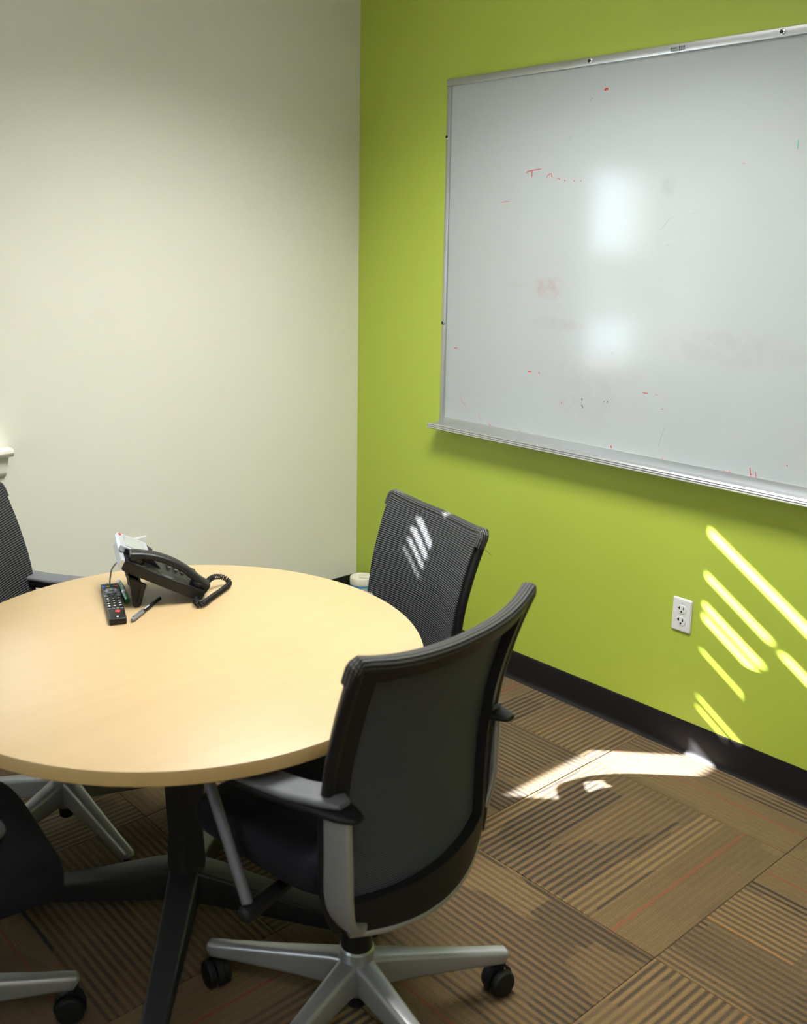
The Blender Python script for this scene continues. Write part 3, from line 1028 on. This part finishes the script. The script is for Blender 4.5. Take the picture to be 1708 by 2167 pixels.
def chair(loc, rz, base_ang, dz, lab, caster_seed, sc=1.0, arm_drop=0.0):
    t = tag(empty('office_chair', (loc[0], loc[1], 0), rz), lab, 'chair', 'mesh-back office chairs around the table')
    t.scale = (sc, sc, sc)
    rr = random.Random(caster_seed)
    Zu = (0, 0, dz)
    Za = (0, 0, dz + arm_drop)
    # five-star base (turned on its own column)
    add('hub', cache('hub', lambda: lathe([(0.020, 0.075), (0.026, 0.080), (0.033, 0.100), (0.037, 0.150), (0.037, 0.185), (0.033, 0.190)], 32)), 'silver', t)
    add('hub_cap', cache('hub_cap', lambda: lathe([(0.017, 0.046), (0.020, 0.050), (0.020, 0.078)], 24)), 'rubber', t)
    add('gas_sleeve', cache('gas_sleeve', lambda: lathe([(0.033, 0.188), (0.034, 0.192), (0.032, 0.215), (0.034, 0.222), (0.034, 0.248), (0.028, 0.256), (0.026, 0.27)], 28)), 'blackp', t)
    add('gas_column', cache('gas_column%.2f' % dz, lambda: lathe([(0.0145, 0.26), (0.0145, 0.385 + dz)], 20)), 'chrome', t)
    for k in range(5):
        a = R(base_ang + 72 * k) - rz
        add('base_leg', cache('base_leg', leg5_mesh), 'silver', t, (0, 0, 0), (0, 0, a))
        c = add('caster', cache('caster', hood_mesh), 'blackp', t, (0.331 * math.cos(a), 0.331 * math.sin(a), 0), (0, 0, a + rr.uniform(-1.3, 1.3)))
        for s in (-1, 1):
            add('wheel', cache('wheel', wheel_mesh), 'rubber', c, (0, -s * 0.0075, 0.030), (R(90) * s, 0, 0))
    # mechanism and seat
    def mech():
        bm = bmesh.new()
        bx(bm, -0.075, 0.075, -0.13, 0.12, 0.375, 0.440, 0.014, 3)
        bx(bm, -0.17, 0.17, -0.02, 0.10, 0.415, 0.445, 0.008, 2)
        return bm
    add('tilt_mechanism', cache('tilt_mechanism', mech), 'blackp', t, Zu)
    add('seat', cache('seat', seat_mesh), 'seat', t, Zu)
    # back
    fr = add('back_frame', cache('back_frame', lambda: sheet(US, VS, 0.008, -0.016, lambda u, v: abs(u) > 0.84 or v < 0.11 or v > 0.945)), 'blackp', t, Zu)
    add('back_fabric', cache('back_fabric', lambda: sheet(US, VS, 0.0115, 0.0085)), 'ribs', t, Zu)
    add('mesh_panel', cache('mesh_panel', lambda: sheet(lin_list(-0.85, 0.85, 28), lin_list(0.10, 0.95, 26), 0.008, 0.0045)), 'mesh', t, Zu)
    def piping():
        pth = [back_pt(-1, v, -0.003) for v in (0.930, 0.955, 0.975)] + [back_pt(-0.99, 0.992, -0.003)]
        pth += [back_pt(u, 1.0, -0.003) + Vector((0, 0, 0.003)) for u in lin_list(-0.965, 0.965, 30)]
        pth += [back_pt(0.99, 0.992, -0.003)] + [back_pt(1, v, -0.003) for v in (0.975, 0.955, 0.930)]
        return sweep(pth, rrect(0.025, 0.031, 0.011, 4), up=(0, 1, 0), uv=True)
    add('top_edge', cache('top_edge', piping), 'piping', t, Zu)
    def side_rail(s):
        pth = [back_pt(s * 0.985, v, -0.008) for v in lin_list(0.02, 0.985, 24)]
        return sweep(pth, rrect(0.022, 0.026, 0.009, 3), up=(1, 0, 0))
    for s in (-1, 1):
        add('side_rail', cache('side_rail%d' % s, lambda: side_rail(s)), 'blackp', t, Zu)
        add('bolt', cache('bolt', lambda: lathe([(0.007, 0), (0.007, 0.003), (0.004, 0.005)], 12)), 'screw', t,
            tuple(back_pt(s * 0.93, 0.42, -0.016) + Vector(Zu)), (R(90), 0, 0))
        # arms
        add('arm_post', cache('arm_post%d' % s, lambda: post_mesh(s)), 'silver', t, Za)
        pad = add('arm_pad', cache('arm_pad%d' % s, lambda: pad_mesh(s, 0.008, 0.066, 0.016, -0.20)), 'greyp', t, Za)
        add('arm_shell', cache('arm_shell%d' % s, lambda: pad_mesh(s, -0.006, 0.058, 0.018)), 'blackp', pad)
    # back bracket behind the seat
    def bracket():
        pth = [back_pt(u, 0.0, -0.004) + Vector((0, 0, -0.006)) for u in lin_list(-0.93, 0.93, 20)]
        return sweep(pth, rrect(0.026, 0.014, 0.005))
    add('back_bracket', cache('back_bracket', bracket), 'silver', t, Zu)
    def lever():
        pth = smooth_path([(-0.248, 0.190, 0.628), (-0.254, 0.150, 0.570), (-0.264, 0.085, 0.480), (-0.272, 0.030, 0.402)], 5)
        bm = sweep(pth, circle2(0.0115, 12))
        return bm
    lv = add('arm_brace', cache('arm_brace', lever), 'greyp', t, Zu)
    def knob():
        return lathe([(0.010, -0.022), (0.017, -0.016), (0.019, 0.0), (0.017, 0.03), (0.015, 0.10), (0.0145, 0.16), (0.011, 0.165)], 18)
    add('brace_clamp', cache('brace_clamp', knob), 'blackp', lv, (-0.272, 0.028, 0.396), (R(-6), R(88), 0))
    return t, fr

c1, fr1 = chair((-1.578, -1.808), R(6.3), 120.6, 0.0, 'mesh-back office chair with its silver star base out on the open carpet', 3)
c2, fr2 = chair((-1.015, -1.216), R(77.1), 40.0, -0.038, 'mesh-back office chair facing the table before the green wall, sunlight on its back', 5, 0.94, -0.055)
c3, fr3 = chair((-1.745, -0.757), R(-129.5), -88.0, -0.03, 'mesh-back office chair turned sideways beside the cream wall, base under the table', 8)
c4, fr4 = chair((-2.352, -1.285), R(-96.0), -22.0, -0.065, 'mesh-back office chair at the table side opposite the green wall, dark seat corner showing', 11)
# a loose thread at the top of the second chair's back
def thread():
    p = back_pt(-0.99, 0.93, -0.01)
    return sweep(smooth_path([p, p + Vector((-0.015, -0.006, -0.004)), p + Vector((-0.032, -0.014, -0.014))], 4), circle2(0.0006, 5))
add('loose_thread', thread(), 'thread', c2, (0, 0, -0.038))

# ------------------------------------------------------------------ desk phone
PA = R(156)
PY = Vector((math.cos(PA), math.sin(PA), 0))
PX = Vector((PY.y, -PY.x, 0))
ph = tag(empty('desk_phone', (-1.526, -1.139, TZ), PA - R(90)), 'black desk phone on a wedge stand with coiled handset cord', 'phone')
TI = R(28)
def PP(x, s, n):
    return Vector((x, s * math.cos(TI) - n * math.sin(TI), s * math.sin(TI) + n * math.cos(TI)))
def prism(pts, x0, x1, bev=0.0, m=PP):
    bm = bmesh.new()
    A = [bm.verts.new(m(x0, s, n)) for s, n in pts]
    B = [bm.verts.new(m(x1, s, n)) for s, n in pts]
    k = len(pts)
    for i in range(k):
        bm.faces.new((A[i], A[(i + 1) % k], B[(i + 1) % k], B[i]))
    bm.faces.new(A[::-1]); bm.faces.new(B)
    bmesh.ops.recalc_face_normals(bm, faces=bm.faces)
    if bev:
        bmesh.ops.bevel(bm, geom=list(bm.edges), offset=bev, segments=2, affect='EDGES')
    return bm
PWID = 0.185
body = add('body', prism([(0.0, 0.004), (0.03, 0.0), (0.20, -0.002), (0.222, 0.0), (0.222, 0.025), (0.10, 0.024), (0.0, 0.030)], 0.0, PWID, 0.003), 'phone', ph)
add('end_cap', prism([(0.2225, -0.001), (0.231, 0.0015), (0.232, 0.024), (0.2225, 0.026)], 0.0005, PWID - 0.0005, 0.001), 'phone_silver', ph)
hp = add('display_housing', prism([(0.115, 0.0245), (0.222, 0.0245), (0.222, 0.037), (0.150, 0.040)], 0.064, PWID, 0.002), 'phone', ph)
add('display_bezel', prism([(0.2225, 0.0265), (0.240, 0.030), (0.238, 0.041), (0.155, 0.0435), (0.155, 0.0405), (0.2225, 0.0375)], 0.064, PWID, 0.001), 'phone_silver', ph)
add('display_screen', prism([(0.166, 0.0432), (0.222, 0.0418), (0.222, 0.0425), (0.166, 0.0439)], 0.080, PWID - 0.014), 'lcd', ph)
add('message_lamp', prism([(0.229, 0.0412), (0.236, 0.0409), (0.236, 0.0432), (0.229, 0.0435)], PWID - 0.022, PWID - 0.010, 0.0008), 'k_red', ph)
key_me = mesh_from('key', box(-0.0065, 0.0065, -0.0045, 0.0045, 0, 0.0035, 0.0012))
for r in range(4):
    for c in range(3):
        add('key', key_me, 'key', ph, tuple(PP(0.090 + 0.022 * c, 0.035 + 0.019 * r, 0.0275)), (TI, 0, 0))
for c in range(4):
    add('soft_key', key_me, 'keylight', ph, tuple(PP(0.084 + 0.026 * c, 0.142, 0.037)), (TI, 0, 0))
# cradle wells
add('earpiece_well', lathe([(0.026, 0), (0.026, 0.0015), (0.022, 0.002)], 28), 'key', ph, tuple(PP(0.031, 0.188, 0.0245)), (TI, 0, 0))
add('speaker_grille', lathe([(0.024, 0), (0.024, 0.003), (0.018, 0.0042), (0.010, 0.003)], 28), 'greyp', ph, tuple(PP(0.031, 0.105, 0.0225)), (TI, 0, 0))
# handset
hpath = smooth_path([PP(0.031, -0.004, 0.036), PP(0.031, 0.020, 0.044), PP(0.031, 0.060, 0.055), PP(0.031, 0.105, 0.061), PP(0.031, 0.150, 0.058), PP(0.031, 0.186, 0.048), PP(0.031, 0.212, 0.034)], 5)
hs = []
for i in range(len(hpath)):
    t = i / (len(hpath) - 1)
    endk = max(0.0, abs(2 * t - 1) - 0.62) / 0.38
    hs.append(rrect(0.040 + 0.010 * endk, (0.018 + 0.010 * endk) * (1 if 0 < i < len(hpath) - 1 else 0.6), 0.008))
hand = add('handset', sweep(hpath, hs, up=(0, 0, 1)), 'phone', ph)
for s0, n0 in ((0.192, 0.030), (0.020, 0.031)):
    add('handset_cup', lathe([(0.020, 0), (0.022, 0.003), (0.022, 0.012), (0.016, 0.016)], 24), 'phone', hand, tuple(PP(0.031, s0, n0 - 0.003)), (TI, 0, 0))
# wedge stand: two V-shaped side plates and a rear panel
def vplate(x0, x1):
    bm = bmesh.new()
    o = [(0.176, 0.078), (0.134, 0.056), (0.140, 0.040), (0.149, 0.006), (0.156, 0.0005), (0.164, 0.0005), (0.170, 0.006)]
    i = [(0.167, 0.066), (0.147, 0.056), (0.150, 0.046), (0.156, 0.018), (0.158, 0.016), (0.160, 0.016), (0.163, 0.020)]
    ring = []
    for x in (x0, x1):
        ring.append([bm.verts.new((x, y, z)) for y, z in o])
        ring.append([bm.verts.new((x, y, z)) for y, z in i])
    k = len(o)
    for a in range(k):
        b = (a + 1) % k
        bm.faces.new((ring[0][a], ring[0][b], ring[1][b], ring[1][a]))
        bm.faces.new((ring[2][b], ring[2][a], ring[3][a], ring[3][b]))
        bm.faces.new((ring[0][b], ring[0][a], ring[2][a], ring[2][b]))
        bm.faces.new((ring[1][a], ring[1][b], ring[3][b], ring[3][a]))
    return bm
add('stand_leg', vplate(0.006, 0.020), 'phone', ph)
add('stand_leg', vplate(PWID - 0.020, PWID - 0.006), 'phone', ph)
add('stand_panel', prism([(0.158, 0.010), (0.162, 0.010), (0.184, 0.082), (0.178, 0.082)], 0.020, PWID - 0.020, 0.0, lambda x, y, z: Vector((x, y, z))), 'greyp', ph)
add('stand_panel', prism([(0.146, 0.012), (0.150, 0.012), (0.150, 0.058), (0.144, 0.054)], 0.021, PWID - 0.021, 0.0, lambda x, y, z: Vector((x, y, z))), 'phone', ph)
for xw in (0.011, PWID - 0.015):
    add('stand_web', prism([(0.1672, 0.0665), (0.1468, 0.0562), (0.1498, 0.046), (0.1556, 0.018), (0.158, 0.0155), (0.160, 0.0155), (0.1634, 0.020)], xw, xw + 0.004, 0.0, lambda x, y, z: Vector((x, y, z))), 'slot', ph)
# coiled cord: a helix along a loop in front of the phone (points in world, then made local)
def toph(p):
    q = Vector(p) - Vector((-1.526, -1.139, TZ))
    return Vector((q.dot(PX), q.dot(PY), q.z))
center = smooth_path([toph((-1.505, -1.122, 0.757)), toph((-1.478, -1.092, 0.765)), toph((-1.443, -1.073, 0.768)), toph((-1.412, -1.074, 0.760)), toph((-1.408, -1.094, 0.749)),
                      toph((-1.445, -1.118, 0.7468)), toph((-1.500, -1.148, 0.7468)), toph((-1.540, -1.172, 0.7468)), toph((-1.552, -1.166, 0.748)), toph((-1.548, -1.150, 0.752))], 14)
def coil():
    L0 = [0.0]
    for a, b in zip(center[:-1], center[1:]):
        L0.append(L0[-1] + (b - a).length)
    tot = L0[-1]
    turns = int(tot / 0.0064)
    pts = []
    N = turns * 9
    for i in range(N + 1):
        l = tot * i / N
        k = 0
        while k < len(L0) - 2 and L0[k + 1] < l:
            k += 1
        f = (l - L0[k]) / max(1e-9, L0[k + 1] - L0[k])
        p = center[k].lerp(center[k + 1], f)
        t = (center[k + 1] - center[k]).normalized()
        s = Vector((0, 0, 1)).cross(t).normalized()
        v = t.cross(s)
        a = 2 * PI * i / 9
        rad = 0.0062
        pts.append(p + s * rad * math.cos(a) + v * rad * math.sin(a))
    bm = bmesh.new()
    rings = []
    for i, p in enumerate(pts):
        t = (pts[min(i + 1, N)] - pts[max(i - 1, 0)]).normalized()
        s = Vector((0, 0, 1)).cross(t)
        s = s.normalized() if s.length > 1e-4 else Vector((1, 0, 0))
        v = t.cross(s)
        rings.append([bm.verts.new(p + s * 0.0019 * math.cos(2 * PI * q / 5) + v * 0.0019 * math.sin(2 * PI * q / 5)) for q in range(5)])
    for a, b in zip(rings[:-1], rings[1:]):
        for q in range(5):
            bm.faces.new((a[q], a[(q + 1) % 5], b[(q + 1) % 5], b[q]))
    bm.faces.new(rings[0][::-1]); bm.faces.new(rings[-1])
    return mesh_from('coiled_cord', bm, 80)
add('coiled_cord', coil(), 'phone', ph)
add('cord_plug', sweep([PP(0.02, 0.012, 0.006), toph((-1.546, -1.146, 0.753))], circle2(0.0045, 8)), 'phone', ph)
add('cord_plug', sweep([PP(0.031, -0.002, 0.030), toph((-1.507, -1.123, 0.757))], circle2(0.0042, 8)), 'phone', ph)
add('line_cable', sweep(smooth_path([(0.165, 0.190, 0.075), (0.178, 0.208, 0.05), (0.186, 0.214, 0.02), (0.190, 0.216, 0.0032), (0.200, 0.222, 0.0026)], 6), circle2(0.0022, 8)), 'lcd', ph)

# ------------------------------------------------------------------ remote control
p_tl, p_tr = Vector((-1.682, -0.895)), Vector((-1.637, -0.913))
p_bl, p_br = Vector((-1.780, -1.132)), Vector((-1.739, -1.149))
ctr = (p_tl + p_tr + p_bl + p_br) / 4
axis = ((p_tl + p_tr) - (p_bl + p_br)).normalized()
ra = math.atan2(axis.y, axis.x) - PI / 2
rl = (((p_tl + p_tr) - (p_bl + p_br)) / 2).length
rm = tag(empty('remote_control', (ctr.x, ctr.y, TZ), ra), 'black remote control with coloured keys lying on the table', 'remote control')
rw = 0.046
bm = box(-rw / 2, rw / 2, -rl / 2, rl / 2, 0.0, 0.0165, 0.0035, 3)
for v in bm.verts:
    if v.co.y < -rl / 2 + 0.012:
        v.co.x *= 0.90
add('shell', bm, 'remote', rm)
kz = 0.0163
def rk(x, y, w, h, m, nm='key', hz=0.0020):
    return add(nm, box(-w / 2, w / 2, -h / 2, h / 2, 0, hz, min(w, h) * 0.25, 2), m, rm, (x * rw / 2, rl * (0.5 - y), kz))
for i, x in enumerate((-0.68, -0.24, 0.22, 0.66)):
    rk(x, 0.060, 0.0078, 0.0070, 'key')
    rk(x, 0.112, 0.0088, 0.0105, ('k_blue', 'k_yellow', 'k_green', 'k_red')[i])
nav = add('navigation_ring', lathe([(0.0165, 0), (0.0165, 0.0018), (0.014, 0.003), (0.008, 0.0022)], 28), 'keylight', rm, (0, rl * (0.5 - 0.245), kz))
nav.scale = (1.0, 1.35, 1.0)
add('ok_key', lathe([(0.0062, 0.002), (0.0062, 0.0036), (0.0045, 0.0042)], 20), 'keylight', rm, (0, rl * (0.5 - 0.245), kz))
for dx, dy in ((0, 0.046), (0, -0.046), (-0.46, 0), (0.46, 0)):
    rk(dx * 1.0, 0.245 + dy, 0.0032, 0.0035, 'k_print', 'key_print', 0.0034)
for x in (-0.70, 0.70):
    rk(x, 0.170, 0.0072, 0.0070, 'key')
    rk(x, 0.325, 0.0090, 0.0090, 'keylight')
    rk(x, 0.385, 0.0090, 0.0150, 'keylight')
rk(0, 0.365, 0.0100, 0.0090, 'keylight')
for r in range(4):
    for c in range(3):
        y = 0.475 + 0.066 * r
        k = rk(-0.60 + 0.60 * c, y, 0.0096, 0.0110, 'key')
        add('key_print', box(-0.0023, 0.0023, -0.0026, 0.0026, 0.0019, 0.0023), 'k_print', k)
for x in (-0.64, -0.2, 0.24, 0.66):
    rk(x, 0.742, 0.0070, 0.0055, 'keylight')
add('power_key', lathe([(0.0068, 0), (0.0068, 0.0018), (0.005, 0.003)], 24), 'k_red', rm, (0.0035, rl * (0.5 - 0.822), kz))['label'] = 'round red power key'
rk(0.0, 0.955, 0.0045, 0.0060, 'k_print', 'emblem_print', 0.0006)

# ------------------------------------------------------------------ dry-erase marker
a0, a1 = Vector((-1.623, -0.886)), Vector((-1.675, -1.031))
mv = a1 - a0
mk = tag(empty('dry_erase_marker', (a0.x, a0.y, TZ + 0.0078), math.atan2(mv.y, mv.x) - PI / 2), 'green dry-erase marker with white cap band lying between remote and phone', 'marker')
ml = mv.length
rotm = (R(-90), 0, 0)
add('end_plug', lathe([(0.004, 0.0), (0.0065, 0.002), (0.0072, 0.010), (0.0072, ml * 0.16)], 20), 'mk_white', mk, (0, 0, 0), rotm)
add('barrel', lathe([(0.0074, ml * 0.16), (0.0074, ml * 0.57)], 20), 'mk_green', mk, (0, 0, 0), rotm)
add('band', lathe([(0.0075, ml * 0.57), (0.0075, ml * 0.65)], 20), 'mk_white', mk, (0, 0, 0), rotm)
add('cap', lathe([(0.0077, ml * 0.65), (0.0077, ml * 0.96), (0.0072, ml)], 20), 'mk_green', mk, (0, 0, 0), rotm)
for i in range(6):
    yy = ml * (0.22 + 0.055 * i)
    add('barrel_print', box(-0.0016, 0.0016, yy, yy + 0.0045, 0.0071, 0.0076), 'mk_white', mk, (-0.001, 0, 0))

# ------------------------------------------------------------------ pen
b0, b1 = Vector((-1.728, -1.149)), Vector((-1.597, -1.060))
pv = b1 - b0
pl_ = pv.length
pn = tag(empty('ballpoint_pen', (b0.x, b0.y, TZ + 0.0062), math.atan2(pv.y, pv.x) - PI / 2), 'grey and black ballpoint pen lying in front of the phone stand', 'pen')
add('cap', lathe([(0.0015, 0), (0.0040, 0.001), (0.0052, 0.004), (0.0058, pl_ * 0.36), (0.0052, pl_ * 0.365)], 16), 'pen_grey', pn, (0, 0, 0), rotm)
add('clip', box(-0.002, 0.002, pl_ * 0.04, pl_ * 0.37, 0.0056, 0.0078, 0.0008), 'pen_grey', pn)
add('barrel', lathe([(0.0046, pl_ * 0.35), (0.0046, pl_ * 0.93)], 6), 'blackp', pn, (0, 0, 0), rotm)
add('barrel_print', box(-0.0010, 0.0010, pl_ * 0.44, pl_ * 0.60, 0.0038, 0.0044), 'k_print', pn)
add('end_plug', lathe([(0.0044, pl_ * 0.93), (0.0044, pl_ * 0.985), (0.003, pl_)], 12), 'blackp', pn, (0, 0, 0), rotm)

# ------------------------------------------------------------------ wipes tub in the corner
wt = tag(empty('wipes_canister', (-0.088, -0.135, 0)), 'round wipes canister with cream lid and blue label in the room corner', 'canister')
add('tub', lathe([(0.046, 0.0), (0.049, 0.004), (0.049, 0.180), (0.046, 0.186)], 40), 'label_blue', wt)
add('lid', lathe([(0.0495, 0.182), (0.0502, 0.185), (0.0502, 0.206), (0.048, 0.211), (0.044, 0.211), (0.043, 0.205), (0.030, 0.203), (0.010, 0.203)], 40), 'lid', wt)
add('flip_flap', box(-0.016, 0.016, -0.052, 0.016, 0.204, 0.214, 0.003), 'lid', wt, (0.012, 0, 0), (0, 0, R(35)))
for i in range(3):
    a = R(-132 + 6 * i)
    add('label_print', box(-0.0018, 0.0018, -0.0004, 0.0004, -0.002, 0.002), 'k_print', wt, (0.0493 * math.cos(a), 0.0493 * math.sin(a), 0.168), (0, 0, a + PI / 2))
